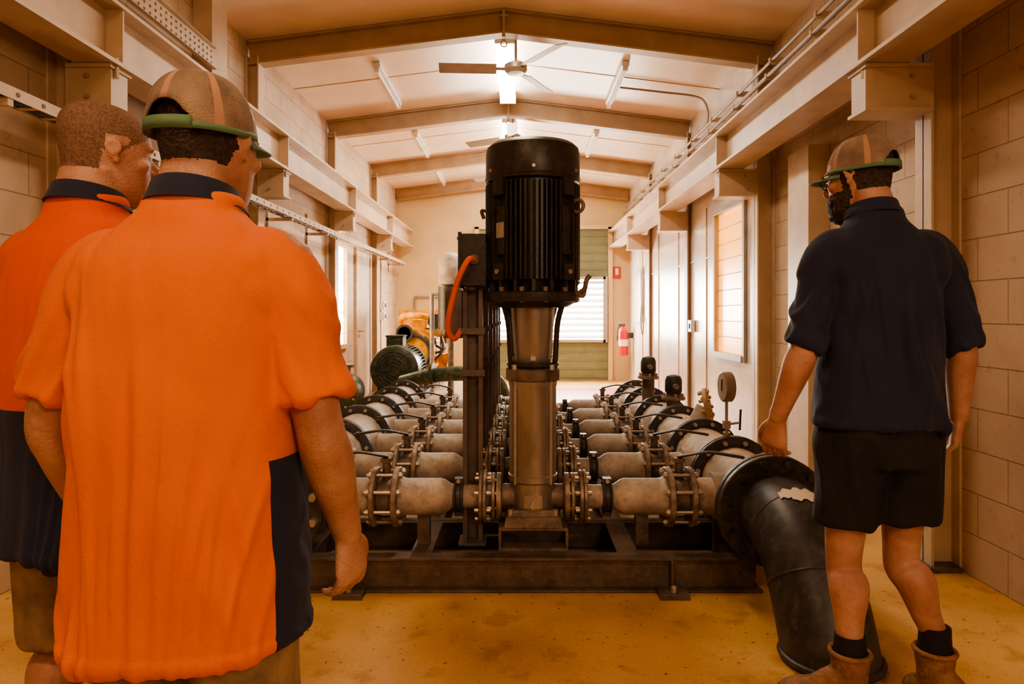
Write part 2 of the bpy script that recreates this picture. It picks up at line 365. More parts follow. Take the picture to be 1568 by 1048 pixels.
tray('perforated_cable_tray',-2.13,2.95,1.5,4.75,vert=True)
b=MB()
for k,(x,z) in enumerate([(1.93,3.18),(1.90,3.06),(1.96,2.95)]):
    b.cyl((x,0,z),(x,12.4,z),.014+.004*(k==1),M_fan,seg=10)
    y=.4
    while y<12.3: b.bx(x-.02,2.04,y,y+.03,z-.022,z+.022,M_beam); y+=.8
b.obj('wall_conduits')
b=MB(); b.tube([(1.05,7.1,3.60),(1.5,7.1,3.55),(1.86,7.1,3.50),(1.93,7.0,3.35),(1.93,7.0,3.18)],.011,M_fan,seg=8); b.obj('lighting_conduit')
for X in(-1.37,1.02):
    for y0 in(6.55,9.0,11.2):
        b=MB(); z=zc(X)-.006; b.box((X,y0+.6,z-.025),(.075,1.22,.05),M_whitep,(0,math.atan(SL)*(1 if X>0 else -1),0))
        b.cyl((X,y0+.05,z-.07),(X,y0+1.15,z-.07),.014,M_slat,seg=10)
        for yy in(y0+.02,y0+1.18): b.box((X,yy,z-.065),(.05,.03,.05),M_whitep)
        b.obj('fluorescent_batten',bevel=.004)
for i,(y0,y1) in enumerate(((6.12,7.85),(8.65,10.3),(11.05,12.4))):
    b=MB(); b.bx(CX-.085,CX+.085,y0,y1,ZR-.15,ZR-.07,M_sky)
    b.bx(CX-.09,CX+.09,y0-.02,y0,ZR-.155,ZR-.04,M_whitep); b.bx(CX-.09,CX+.09,y1,y1+.02,ZR-.155,ZR-.04,M_whitep); b.bx(CX-.05,CX+.05,y0,y1,ZR-.07,ZR-.04,M_whitep)
    b.obj('ridge_strip_light')
def fan(y,z,x,ph):
    b=MB(); b.cyl((x,y,z+.04),(x,y,zc(x)-.0),.012,M_fan); b.rev([(.02,.0),(.05,.02),(.06,.06),(.01,.09)],(x,y,zc(x)-.09),(0,0,1),M_fan)
    b.rev([(.02,-.06),(.075,-.05),(.10,-.02),(.10,.02),(.06,.05),(.02,.06)],(x,y,z),(0,0,1),M_fan)
    for k in range(3):
        t=ph+k*2*math.pi/3; d=Vector((math.cos(t),math.sin(t),0)); rot=Matrix.Rotation(t,3,'Z')@Matrix.Rotation(R(18),3,'X')
        b.box(Vector((x,y,z-.01))+d*.14,(.14,.035,.006),M_fan,rot)
        b.box(Vector((x,y,z-.012))+d*.42,(.50,.13,.006),M_fan,rot)
    b.obj('ceiling_fan')
fan(5.98,3.40,-.03,R(183)); fan(8.42,3.42,-.08,R(150)); fan(10.82,3.42,-.1,R(160))
# ------------------------------------------------------------------ skid
PX=.065; Y0=3.27; DY=.6; NR=6
b=MB()
def chan(y,fl):
    b.bx(-1.0,1.07,y-.006,y+.006,.012,.15,M_skid); b.bx(-1.0,1.07,y-.03,y+.05*fl,.138,.15,M_skid); b.bx(-1.02,1.09,y-.045,y+.05,.0,.012,M_skid)
for y in(3.09,3.62,4.8,6.0,6.6): chan(y,1)
for x in(-1.0,-.45,.5,1.06): b.bx(x-.05,x+.05,3.09,6.6,.138,.149,M_skid); b.bx(x-.006,x+.006,3.1,6.6,.01,.138,M_skid)
for x in(-.75,.68): b.bx(x,x+.012,3.05,3.09,.01,.14,M_skid); b.box((x,3.02,.012),(.13,.10,.024),M_skid); b.cyl((x,3.0,.02),(x,3.0,.05),.014,M_bolt,seg=6)
for i in range(NR):
    y=Y0+DY*i; b.bx(PX-.24,PX+.24,y-.13,y-.10,.13,.150,M_skid); b.bx(PX-.24,PX+.24,y+.10,y+.13,.13,.150,M_skid)
b.bx(-.98,1.05,3.12,6.5,.004,.008,M_conc)
b.obj('pump_skid_frame',bevel=.002)
# ------------------------------------------------------------------ pump mesh
b=MB()
b.bx(-.16,.16,-.12,.12,.151,.165,M_cast); b.bx(-.16,.16,-.12,.12,.245,.26,M_cast)
for x in(-.16,.15): b.bx(x,x+.012,-.12,.12,.165,.245,M_cast)
b.box((0,0,.283),(.27,.25,.045),M_cast,top=.93); b.box((0,0,.318),(.22,.21,.03),M_cast,top=.92)
for x in(-.105,.105):
    for y in(-.09,.09): b.cyl((x,y,.29),(x,y,.335),.014,M_bolt,seg=6)
b.rev([(.10,.33),(.105,.345),(.105,.45),(.118,.46),(.118,.485),(.112,.49)],(0,0,0),(0,0,1),M_inox)
b.box((0,-.085,.375),(.085,.05,.06),M_inox); b.cyl((0,-.11,.36),(0,-.125,.36),.016,M_bolt,seg=6)
b.cyl((-.165,0,.373),(.165,0,.373),.06,M_cast)
for s in(-1,1):
    b.rev([(.06,.145),(.11,.15),(.112,.155),(.112,.172),(.08,.176)],(0,0,.373),(s,0,0),M_flange)
b.rev([(.112,.485),(.1125,.49),(.1125,.90),(.115,.905),(.118,.93),(.112,.935)],(0,0,0),(0,0,1),M_inox)
for t in range(4):
    a_=R(45+90*t); x,y=.118*math.cos(a_),.118*math.sin(a_); b.cyl((x,y,.45),(x,y,1.0),.007,M_bolt,seg=8)
b.rev([(.112,.93),(.125,.935),(.128,.945),(.128,.985),(.12,.99),(.10,.995)],(0,0,0),(0,0,1),M_cast)
for t in range(4):
    a_=R(45+90*t); x,y=.122*math.cos(a_),.122*math.sin(a_); b.box((x,y,.962),(.05,.05,.05),M_cast,(0,0,a_)); b.cyl((x,y,.98),(x,y,1.01),.014,M_bolt,seg=6)
b.rev([(.082,.995),(.085,1.0),(.106,1.285),(.10,1.29)],(0,0,0),(0,0,1),M_inox)
for t in range(4):
    a_=R((22,158,202,338)[t]); ca,sa=math.cos(a_),math.sin(a_)
    b.tube([(.112*ca,.112*sa,.99),(.118*ca,.118*sa,1.05),(.128*ca,.128*sa,1.2),(.155*ca,.155*sa,1.30)],[(.016,.010)]*4,M_black,seg=10,up=(ca,sa,0))
b.rev([(.12,1.0),(.125,1.0),(.125,1.015),(.09,1.02)],(0,0,0),(0,0,1),M_black)
for s in(-1,1): b.bx(-.012,.012,s*.09,s*.10,1.03,1.05,M_bolt)
b.rev([(.10,1.275),(.165,1.28),(.20,1.30),(.222,1.305),(.225,1.315),(.225,1.345),(.215,1.352),(.15,1.355)],(0,0,0),(0,0,1),M_black,seg=48)
b.bolts((0,0,1.335),(0,0,1),.205,12,.014,.07,M_cast)
for i in range(16):
    a_=2*math.pi*i/16; b.box((.185*math.cos(a_),.185*math.sin(a_),1.378),(.06,.016,.055),M_black,(0,0,a_))
b.rev([(.15,1.35),(.16,1.40),(.19,1.405),(.19,1.87),(.15,1.875)],(0,0,0),(0,0,1),M_black,seg=48)
for i in range(60):
    a_=2*math.pi*(i+.5)/60; dg=math.degrees(a_)%90
    if 35<dg<55: continue
    b.box((.204*math.cos(a_),.204*math.sin(a_),1.63),(.044,.0065,.45),M_black,(0,0,a_))
for t in range(4):
    a_=R(45+90*t); ca,sa=math.cos(a_),math.sin(a_)
    for z,h in((1.44,.075),(1.83,.08)): b.box((.205*ca,.205*sa,z),(.05,.065,h),M_black,(0,0,a_))
    b.box((.197*ca,.197*sa,1.63),(.03,.055,.22),M_black,(0,0,a_))
    b.cyl((.232*ca,.232*sa,1.44),(.24*ca,.24*sa,1.44),.012,M_bolt,seg=6)
b.box((-.152,-.152,1.63),(.004,.05,.07),M_bolt,(0,0,R(45)))
b.rev([(.20,1.865),(.222,1.868),(.225,1.875),(.225,2.0),(.219,2.03),(.20,2.048),(.17,2.056),(.05,2.062)],(0,0,0),(0,0,1),M_black,seg=48)
b.torus((0,0,1.885),(0,0,1),.224,.005,M_black,seg=48)
for t in range(6):
    a_=R(30+60*t); b.cyl((.22*math.cos(a_),.22*math.sin(a_),1.91),(.232*math.cos(a_),.232*math.sin(a_),1.91),.009,M_bolt,seg=6)
b.torus((.205,-.12,1.745),(.5,1,0),.028,.009,M_cast); b.tube([(-.2,.1,1.745),(-.25,.12,1.76),(-.24,.12,1.72)],.009,M_cast)
b.tube([(.20,-.10,1.34),(.235,-.12,1.36),(.245,-.12,1.40),(.262,-.12,1.425)],.011,M_cast); b.tube([(.2,-.1,1.345),(.23,-.11,1.33),(.24,-.11,1.37)],.010,M_cast)
b.box((-.278,0,1.50),(.115,.20,.24),M_black); b.box((-.342,0,1.50),(.014,.215,.255),M_black); b.box((-.21,0,1.5),(.06,.12,.16),M_black)
for y in(-.09,.09):
    for z in(1.4,1.6): b.cyl((-.345,y,z),(-.355,y,z),.008,M_bolt,seg=6)
b.cyl((-.29,-.03,1.36),(-.29,-.03,1.39),.028,M_cast); b.cyl((-.275,-.115,1.50),(-.275,-.085,1.50),.024,M_cast)
b.bx(-.335,-.24,.05,.056,.15,1.37,M_grey); b.bx(-.335,-.329,.0,.05,.15,1.37,M_grey); b.bx(-.246,-.24,.0,.05,.15,1.37,M_grey); b.bx(-.329,-.315,-.0,.006,.15,1.37,M_grey); b.bx(-.26,-.246,0,.006,.15,1.37,M_grey)
b.box((-.288,.02,.156),(.13,.13,.012),M_grey)
b.bx(-.42,-.34,.0,.06,1.13,1.36,M_grey)
for z in(.95,1.15): b.bx(-.345,-.23,-.02,.0,z,z+.03,M_grey)
b.tube([(-.275,-.115,1.50),(-.30,-.16,1.49),(-.345,-.15,1.40),(-.385,-.12,1.26),(-.395,-.09,1.17),(-.37,-.05,1.13),(-.345,0,1.17)],.0135,M_orangec,seg=12)
me_pump=b.mesh('vertical_multistage_pump')
for i in range(NR):
    o=link(me_pump,'vertical_multistage_pump',loc=(PX,Y0+DY*i,0))
# ------------------------------------------------------------------ branch pipes
def branch(s,hx):
    b=MB(); z=.373
    def F(x0,x1,r,m): b.rev([(.04,x0),(r-.004,x0),(r,x0+.004),(r,x1-.004),(r-.004,x1),(.04,x1)],(0,0,z),(s,0,0),m,seg=36)
    F(.178,.195,.112,M_flange); b.bolts((s*.186,0,z),(1,0,0),.09,8,.010,.062,M_bolt)
    b.rev([(.058,.19),(.052,.205),(.052,.215),(.075,.22),(.075,.225)],(0,0,z),(s,0,0),M_galv)
    F(.218,.236,.125,M_flange); F(.238,.254,.125,M_flange); b.bolts((s*.236,0,z),(1,0,0),.104,8,.010,.075,M_bolt)
    b.rev([(.055,.25),(.055,.42)],(0,0,z),(s,0,0),M_galv)
    b.rev([(.056,.33),(.076,.333),(.078,.34),(.068,.345),(.068,.362),(.078,.367),(.076,.375),(.056,.378)],(0,0,z),(s,0,0),M_blackp)
    b.box((s*.354,0,z+.078),(.04,.05,.022),M_blackp); b.cyl((s*.354,-.035,z+.078),(s*.354,.035,z+.078),.010,M_bolt,seg=6); b.box((s*.354,0,z-.078),(.04,.05,.022),M_blackp)
    b.rev([(.055,.375),(.060,.39),(.080,.42),(.086,.44),(.086,.60),(.09,.62),(.10,.635)],(0,0,z),(s,0,0),M_galv,seg=36)
    F(.632,.660,.140,M_flange)
    b.rev([(.078,.66),(.085,.665),(.085,.735),(.078,.74)],(0,0,z),(s,0,0),M_cast)
    F(.738,.762,.140,M_flange); b.bolts((s*.70,0,z),(1,0,0),.120,8,.0085,.17,M_bolt)
    for x in(.628,.766): b.bolts((s*x,0,z),(1,0,0),.120,8,.016,.018,M_bolt)
    b.cyl((s*.70,0,z+.08),(s*.70,0,z+.17),.02,M_cast); b.box((s*.70,0,z+.175),(.05,.05,.02),M_cast)
    # butterfly valve lever sweeping outwards over the header, curved and painted black
    b.tube([(s*.70,0,z+.19),(s*.74,-.03,z+.205),(s*.82,-.07,z+.225),(s*.92,-.09,z+.215),(s*.98,-.095,z+.205)],[(.020,.008),(.018,.007),(.016,.007),(.018,.008),(.016,.008)],M_blackp,seg=10)
    b.rev([(.09,.76),(.088,.78),(.088,hx-.10)],(0,0,z),(s,0,0),M_white,seg=36)
    b.bx(s*.52-.03,s*.52+.03,-.02,.02,.15,z-.08,M_skid)
    return b
meR=branch(1,1.055).mesh('valved_branch_pipe'); meL=branch(-1,1.185).mesh('valved_branch_pipe')
for i in range(NR):
    link(meR,'valved_branch_pipe',loc=(PX,Y0+DY*i,0)); link(meL,'valved_branch_pipe',loc=(PX,Y0+DY*i,0))
# ------------------------------------------------------------------ headers
def header(X,ye):
    b=MB(); z=.38
    b.cyl((X,ye,z),(X,6.75,z),.172,M_white,seg=48)
    b.rev([(.172,0),(.16,.05),(.09,.09),(.01,.10)],(X,6.75,z),(0,1,0),M_white,seg=40)
    for i in range(NR):
        y=Y0+DY*i+.30
        for dy in(-.022,.006): b.rev([(.17,0),(.222,0),(.228,.004),(.228,.016),(.222,.02),(.17,.02)],(X,y+dy,z),(0,1,0),M_blackp,seg=44)
        b.bolts((X,y,z),(0,1,0),.200,12,.012,.085,M_bolt)
        b.cyl((X,y-.30,z),(X-math.copysign(.2,X),y-.30,z),.105,M_white,seg=30)
        b.bx(X-.14,X+.14,y-.14,y-.10,0,.215,M_skid); b.bx(X-.16,X+.16,y-.18,y-.06,0,.012,M_skid)
    return b
b=header(1.12,3.08)
for yy in(3.03,2.985): b.rev([(.17,0),(.240,0),(.245,.005),(.245,.03),(.240,.035),(.17,.035)],(1.12,yy,.38),(0,1,0),M_blackp,seg=48)
b.bolts((1.12,3.025,.38),(0,1,0),.214,12,.019,.12,M_blackp)
b.tube([(1.12,3.0,.38),(1.122,2.90,.378),(1.125,2.78,.352),(1.125,2.64,.27),(1.122,2.53,.14),(1.12,2.46,.02),(1.12,2.45,-.03)],[.165,.166,.168,.170,.170,.168,.168],M_blackp,seg=48,n=10)
b.torus((1.125,2.80,.357),(0,1,.25),.166,.006,M_blackp,seg=48); b.torus((1.123,2.60,.232),(0,.6,.8),.168,.006,M_blackp,seg=48)
b.torus((1.12,2.455,.02),(0,0,1),.170,.012,M_blackp,seg=48)
b.obj('delivery_header_pipe')
b=MB(); P=[]
n=14
for i in range(n+1):
    for j in range(7):
        a_=R(52+62*i/n); f=j/6; wv=.010*math.sin(i*1.9+j*.7)
        cy=2.74+.075*f+wv; cz=.330+(cy-2.72)*.35; rr=.178
        P.append((1.124+rr*math.cos(a_),cy-rr*.30*math.sin(a_)*.55,cz+rr*math.sin(a_)*.97))
b.add(P,[(i*7+j,(i+1)*7+j,(i+1)*7+j+1,i*7+j+1) for i in range(n) for j in range(6) if not(i<3 and j>3) and not(i>10 and j<2)],mat('peeling_label',(.80,.70,.58),.6))
b.obj('pipe_label')
b=header(-1.12,3.08)
b.rev([(.01,0),(.240,0),(.245,.005),(.245,.03),(.240,.035),(.17,.035)],(-1.12,3.04,.38),(0,1,0),M_blackp,seg=48)
b.bolts((-1.12,3.05,.38),(0,1,0),.214,12,.018,.1,M_bolt)
b.obj('suction_header_pipe')
b=MB(); gx,gy=1.10,3.62
b.cyl((gx,gy,.55),(gx,gy,.62),.02,M_bolt,seg=8); b.cyl((gx,gy,.6),(gx,gy,.80),.008,M_bolt); b.box((gx,gy,.66),(.035,.035,.04),M_bolt); b.cyl((gx,gy,.66),(gx+.07,gy,.67),.006,M_bolt); b.cyl((gx+.07,gy,.63),(gx+.075,gy,.74),.006,M_blackp)
ax=Vector((-.93,-.05,0)).normalized()
b.rev([(.01,-.025),(.075,-.025),(.08,-.02),(.08,.02),(.074,.024)],(gx,gy,.86),ax,M_fan,seg=32)
b.rev([(.001,.0),(.073,.0)],Vector((gx,gy,.86))+ax*.0245,ax,M_dial,seg=32); b.box(Vector((gx,gy,.87))+ax*.027,(.006,.004,.06),M_blackp)
b.obj('pressure_gauge')
for k,(x,y,h) in enumerate(((1.05,5.55,.86),(1.13,5.0,.76))):
    b=MB(); b.cyl((x,y,.5),(x,y,h-.1),.05,M_cast); b.rev([(.05,0),(.085,0),(.085,.02),(.05,.02)],(x,y,h-.14),(0,0,1),M_flange); b.rev([(.05,.0),(.062,.02),(.062,.10),(.05,.13),(.02,.14)],(x,y,h-.1),(0,0,1),M_blackp)
    b.bolts((x,y,h-.12),(0,0,1),.07,6,.009,.05,M_bolt); b.cyl((x,y-.09,h-.04),(x,y+.09,h-.04),.02,M_flange)
    b.obj('air_release_valve')
b=MB(); b.cyl((1.12,4.55,.4),(1.24,4.55,.62),.06,M_white); b.rev([(.02,0),(.105,0),(.11,.005),(.11,.025),(.105,.03),(.02,.03)],(1.24,4.55,.64),(1,-.35,.25),M_steel_tan,seg=32)
b.bolts((1.245,4.545,.645),(1,-.35,.25),.085,8,.012,.07,M_steel_tan)
b.obj('blind_flange_branch')
# ------------------------------------------------------------------ diesel set at the back left
b=MB(); b.bx(-1.95,-.62,7.7,11.4,0,.18,M_conc)
for x in(-1.75,-1.2): b.bx(x-.05,x+.05,7.85,11.2,.18,.28,M_skid)
for y in(7.9,8.8,9.8,11.1): b.bx(-1.8,-1.15,y,y+.08,.18,.28,M_skid)
b.obj('engine_plinth',bevel=.01)
b=MB(); c=(-1.47,8.0,.58); g=M_motorgreen
b.rev([(.05,0),(.24,.0),(.285,.03),(.29,.06),(.29,.22),(.27,.23)],c,(0,1,0),g,seg=48)
for r in(.06,.10,.14,.18,.22): b.torus((c[0],c[1]-.004,c[2]),(0,1,0),r,.007,M_blackp,seg=36,sr=6)
for k in range(12):
    a_=2*math.pi*k/12; b.box((c[0]+.14*math.cos(a_),c[1]-.006,c[2]+.14*math.sin(a_)),(.18,.008,.008),g,(0,-a_,0))
b.cyl((c[0],8.22,c[2]),(c[0],8.82,c[2]),.235,g,seg=40)
for k in range(40):
    a_=2*math.pi*k/40; b.box((c[0]+.25*math.cos(a_),8.5,c[2]+.25*math.sin(a_)),(.045,.5,.009),g,(0,-a_,0))
b.rev([(.235,0),(.27,.01),(.27,.06),(.12,.10),(.06,.12)],(c[0],8.8,c[2]),(0,1,0),g,seg=40)
b.cyl((c[0],8.85,c[2]),(c[0],9.16,c[2]),.05,M_bolt); b.box((c[0]-.05,8.45,.90),(.2,.26,.13),g); b.box((c[0]-.05,8.45,.97),(.22,.28,.02),M_blackp)
for x in(-.2,.2):
    for y in(8.3,8.7): b.box((c[0]+x,y,.33),(.09,.12,.10),g)
b.obj('green_electric_motor',bevel=.003)
b=MB(); ex=-1.45
b.box((ex,9.85,.75),(.50,1.05,.55),M_yellow); b.box((ex,9.85,1.09),(.30,.9,.14),M_yellow); b.box((ex-.02,9.85,1.18),(.18,.8,.06),M_yellow,top=.8)
for k in range(5): b.cyl((ex+.12,9.5+k*.17,1.02),(ex+.34,9.5+k*.17,.98),.035,M_cast)
b.cyl((ex+.33,9.4,.98),(ex+.33,10.3,.98),.06,M_yellow); b.cyl((ex+.3,9.45,1.13),(ex+.3,9.85,1.13),.10,M_yellow,seg=28); b.cyl((ex+.3,9.41,1.13),(ex+.3,9.45,1.13),.11,M_blackp,seg=28)
b.cyl((ex,9.25,.72),(ex,9.34,.72),.30,M_yellow,seg=36); b.torus((ex,9.24,.72),(0,1,0),.24,.03,M_blackp); b.bolts((ex,9.25,.72),(0,1,0),.27,10,.015,.06,M_bolt)
for k,(dx,dz) in enumerate(((.25,.85),(.28,.6),(-.25,.7))): b.cyl((ex+dx,9.5,dz),(ex+dx,9.8,dz),.05,M_yellow if k else M_cast)
b.box((ex,10.6,.85),(.8,.2,.9),M_yellow); b.box((ex,10.47,.85),(.66,.03,.75),M_blackp)
b.tube([(ex+.2,9.36,1.20),(ex+.05,9.3,1.22),(ex-.15,9.4,1.20),(ex-.2,9.6,1.1)],.045,M_yellow)
for k in range(3): b.tube([(ex+.28,9.36+.1*k,.60+.1*k),(ex+.40,9.4+.1*k,.75),(ex+.36,9.5,.95)],.018,M_blackp,seg=8)
b.cyl((ex+.45,9.5,.62),(ex+.45,9.72,.62),.07,M_yellow); b.cyl((ex-.1,9.2,.98),(ex-.1,9.3,.98),.09,M_yellow); b.rev([(.03,0),(.12,0),(.12,.02),(.03,.02)],(ex-.1,9.2,.98),(0,1,0),M_blackp)
for y in(9.5,10.2):
    for x in(-.22,.22): b.box((ex+x,y,.385),(.1,.12,.21),M_yellow)
b.box((ex+.38,9.7,.55),(.12,.3,.25),M_yellow); b.cyl((ex+.36,10.05,.5),(ex+.36,10.05,.8),.06,M_whitep)
b.obj('yellow_diesel_engine',bevel=.006)
b=MB(); sx,sy=-.90,9.0
b.tube([(sx-.16,9.30,.98),(sx-.06,9.15,1.0),(sx,sy,1.06),(sx,sy,1.2)],.05,M_cast); b.cyl((sx,sy,1.04),(sx,sy,1.60),.17,M_blackp,seg=32)
b.rev([(.05,0),(.15,.03),(.165,.08),(.165,.34),(.14,.40),(.09,.44),(.04,.45)],(sx,sy,1.60),(0,0,1),M_galv,seg=32)
b.cyl((sx-.25,sy,.18),(sx-.25,sy,1.5),.03,M_galv); b.cyl((sx-.25,sy,1.5),(sx,sy,1.5),.02,M_galv)
b.cyl((sx,sy,.18),(sx,sy,1.05),.04,M_cast); b.rev([(.03,0),(.09,0),(.09,.015),(.03,.015)],(sx,sy,.18),(0,0,1),M_cast)
b.obj('exhaust_silencer')
b=MB(); b.tube([(-1.3,7.6,.48),(-.95,7.45,.57),(-.55,7.35,.60),(-.28,7.32,.54),(-.18,7.3,.38),(-.17,7.3,0)],.08,M_motorgreen,seg=24,n=8)
b.rev([(.07,0),(.14,0),(.14,.03),(.07,.03)],(-.95,7.45,.57),(1,-.15,.1),M_motorgreen); b.rev([(.07,0),(.14,0),(.14,.03),(.07,.03)],(-.17,7.3,.005),(0,0,1),M_motorgreen)
b.box((-1.3,7.58,.25),(.12,.12,.5),M_skid)
b.obj('green_suction_pipe')
b=MB(); b.rev([(.05,0),(.17,.0),(.19,.04),(.19,.3),(.12,.36)],(-1.85,7.05,.42),(0,1,0),M_motorgreen,seg=36); b.cyl((-1.85,7.2,.42),(-1.85,7.2,.68),.07,M_motorgreen); b.rev([(.05,0),(.11,0),(.11,.03),(.05,.03)],(-1.85,7.2,.68),(0,0,1),M_motorgreen); b.box((-1.85,7.22,.12),(.3,.4,.24),M_skid); b.bolts((-1.85,7.06,.42),(0,1,0),.15,8,.014,.04,M_bolt)
b.obj('green_jockey_pump')
b=MB(); x,y=1.88,12.3
b.rev([(.02,0),(.075,.01),(.085,.04),(.085,.42),(.07,.48),(.03,.52),(.03,.55)],(x,y,.48),(0,0,1),M_red,seg=28); b.rev([(.086,.0),(.086,.12)],(x,y,.66),(0,0,1),M_whitep,seg=28,close=False)
b.box((x-.03,y,1.04),(.12,.03,.03),M_blackp); b.tube([(x,y-.02,1.03),(x-.11,y-.04,.98),(x-.12,y-.04,.75)],.012,M_blackp); b.bx(x+.06,2.048,y-.03,y+.03,.8,.9,M_blackp)
b.obj('fire_extinguisher')
b=MB(); b.bx(1.76,1.90,YB-.02,YB-.003,1.90,2.12,M_red); b.bx(1.80,1.86,YB-.024,YB-.02,1.97,2.09,M_whitep); b.obj('fire_extinguisher_sign')
b=MB()
for z in(1.2,1.38): b.box((XL+.052,11.2,z),(.1,.16,.13),M_whitep); b.box((XL+.105,11.2,z),(.012,.08,.07),M_blackp)
b.cyl((XL+.03,11.2,0.5),(XL+.03,11.2,2.2),.012,M_fan); b.obj('wall_isolator_switches',bevel=.005)
b=MB(); b.box((2.02,8.0,1.1),(.05,.14,.14),M_whitep); b.box((1.99,8.0,1.1),(.012,.05,.06),M_blackp); b.obj('wall_switch',bevel=.005)
b=MB(); b.bx(2.01,2.048,11.2,11.9,1.1,2.0,M_galv); b.bx(2.0,2.01,11.23,11.87,1.13,1.97,M_fan); b.tube([(2.0,11.0,1.9),(1.98,11.0,1.5),(1.96,11.0,1.15),(2.0,11.05,.9),(2.03,11.1,1.2)],.012,M_fan,seg=8); b.obj('wall_electrical_cabinet')
b=MB(); b.bx(-1.25,-.98,YB-.05,YB-.001,1.2,1.55,M_fan); b.cyl((-1.95,YB-.03,1.55),(-.9,YB-.03,1.55),.02,M_fan); b.cyl((-1.95,YB-.03,0),(-1.95,YB-.03,1.55),.02,M_fan); b.bx(-1.1,-.9,YB-.04,YB-.001,2.3,2.75,M_steel_tan); b.obj('back_wall_pipework')
# ------------------------------------------------------------------ people
def remesh(mb,vox,it,fac=.5):
    o=bpy.data.objects.new('tmp',mb.mesh('tmp')); scene.collection.objects.link(o)
    m=o.modifiers.new('r','REMESH'); m.mode='VOXEL'; m.voxel_size=vox; m.use_smooth_shade=True
    if it:
        s=o.modifiers.new('s','SMOOTH'); s.factor=fac; s.iterations=it
    dg=bpy.context.evaluated_depsgraph_get(); dg.update()
    me=bpy.data.meshes.new_from_object(o.evaluated_get(dg)); bpy.data.objects.remove(o)
    me.materials.clear(); return me
def setmats(me,mats,fn):
    for m in mats: me.materials.append(m)
    for p in me.polygons: p.material_index=fn(p.center); p.use_smooth=True
def hand(mb,w,d,nrm,side,curl,m):
    w=Vector(w); d=Vector(d).normalized(); nrm=Vector(nrm); nrm=(nrm-d*nrm.dot(d)).normalized(); a=d.cross(nrm).normalized()*side
    Q=[]
    for t,ra,rb in((-.03,.027,.023),(0,.028,.021),(.03,.036,.019),(.06,.042,.017),(.085,.043,.015),(.095,.034,.010)):
        Q.append([w+d*t+a*math.cos(q)*ra+nrm*math.sin(q)*rb for q in [2*math.pi*j/18 for j in range(18)]])
    mb.rings(Q,m)
    for k,(off,L) in enumerate(((.033,.072),(.0115,.082),(-.0115,.076),(-.033,.060))):
        p=w+d*.078+a*off; ang=.12+.04*k; L3=(L*.44,L*.32,L*.24)
        q=p.copy(); dd=d.copy()
        P=[q-d*.02,q.copy()]
        for j in range(3):
            ang+=curl*(.5 if j==0 else 1.0)*(.9+.14*k)
            dd=d*math.cos(ang)+nrm*math.sin(ang)+a*off*1.6
            q=q+dd.normalized()*L3[j]; P.append(q.copy())
        mb.tube(P,[.0092,.0094,.0088,.0080,.0065],m,seg=10,n=3,cap=True)
    p=w+d*.022+a*.024
    mb.tube([p,p+a*.022+d*.022+nrm*.008,p+a*.034+d*.052+nrm*.018,p+a*.034+d*.078+nrm*.028],[.015,.0125,.0105,.008],m,seg=10,n=3,cap=True)
def boots(mb,ank,toe_dir,m,H=.2):
    ank=Vector(ank); t=Vector((toe_dir[0],toe_dir[1],0)).normalized()
    g=Vector((ank.x,ank.y,0))
    mb.tube([ank+Vector((0,0,.03)),ank,g+Vector((0,0,.13)),g+Vector((0,0,.05))],[.060,.056,.052,.05],m,seg=18)
    mb.tube([g+Vector((0,0,.13)),g+t*.06+Vector((0,0,.095)),g+t*.12+Vector((0,0,.06))],[.045,.043,.036],m,seg=18,cap=True)
    mb.tube([g-t*.07+Vector((0,0,.055)),g+Vector((0,0,.07)),g+t*.08+Vector((0,0,.062)),g+t*.15+Vector((0,0,.05)),g+t*.19+Vector((0,0,.045))],[.040,.050,.050,.048,.036],m,seg=18,cap=True)
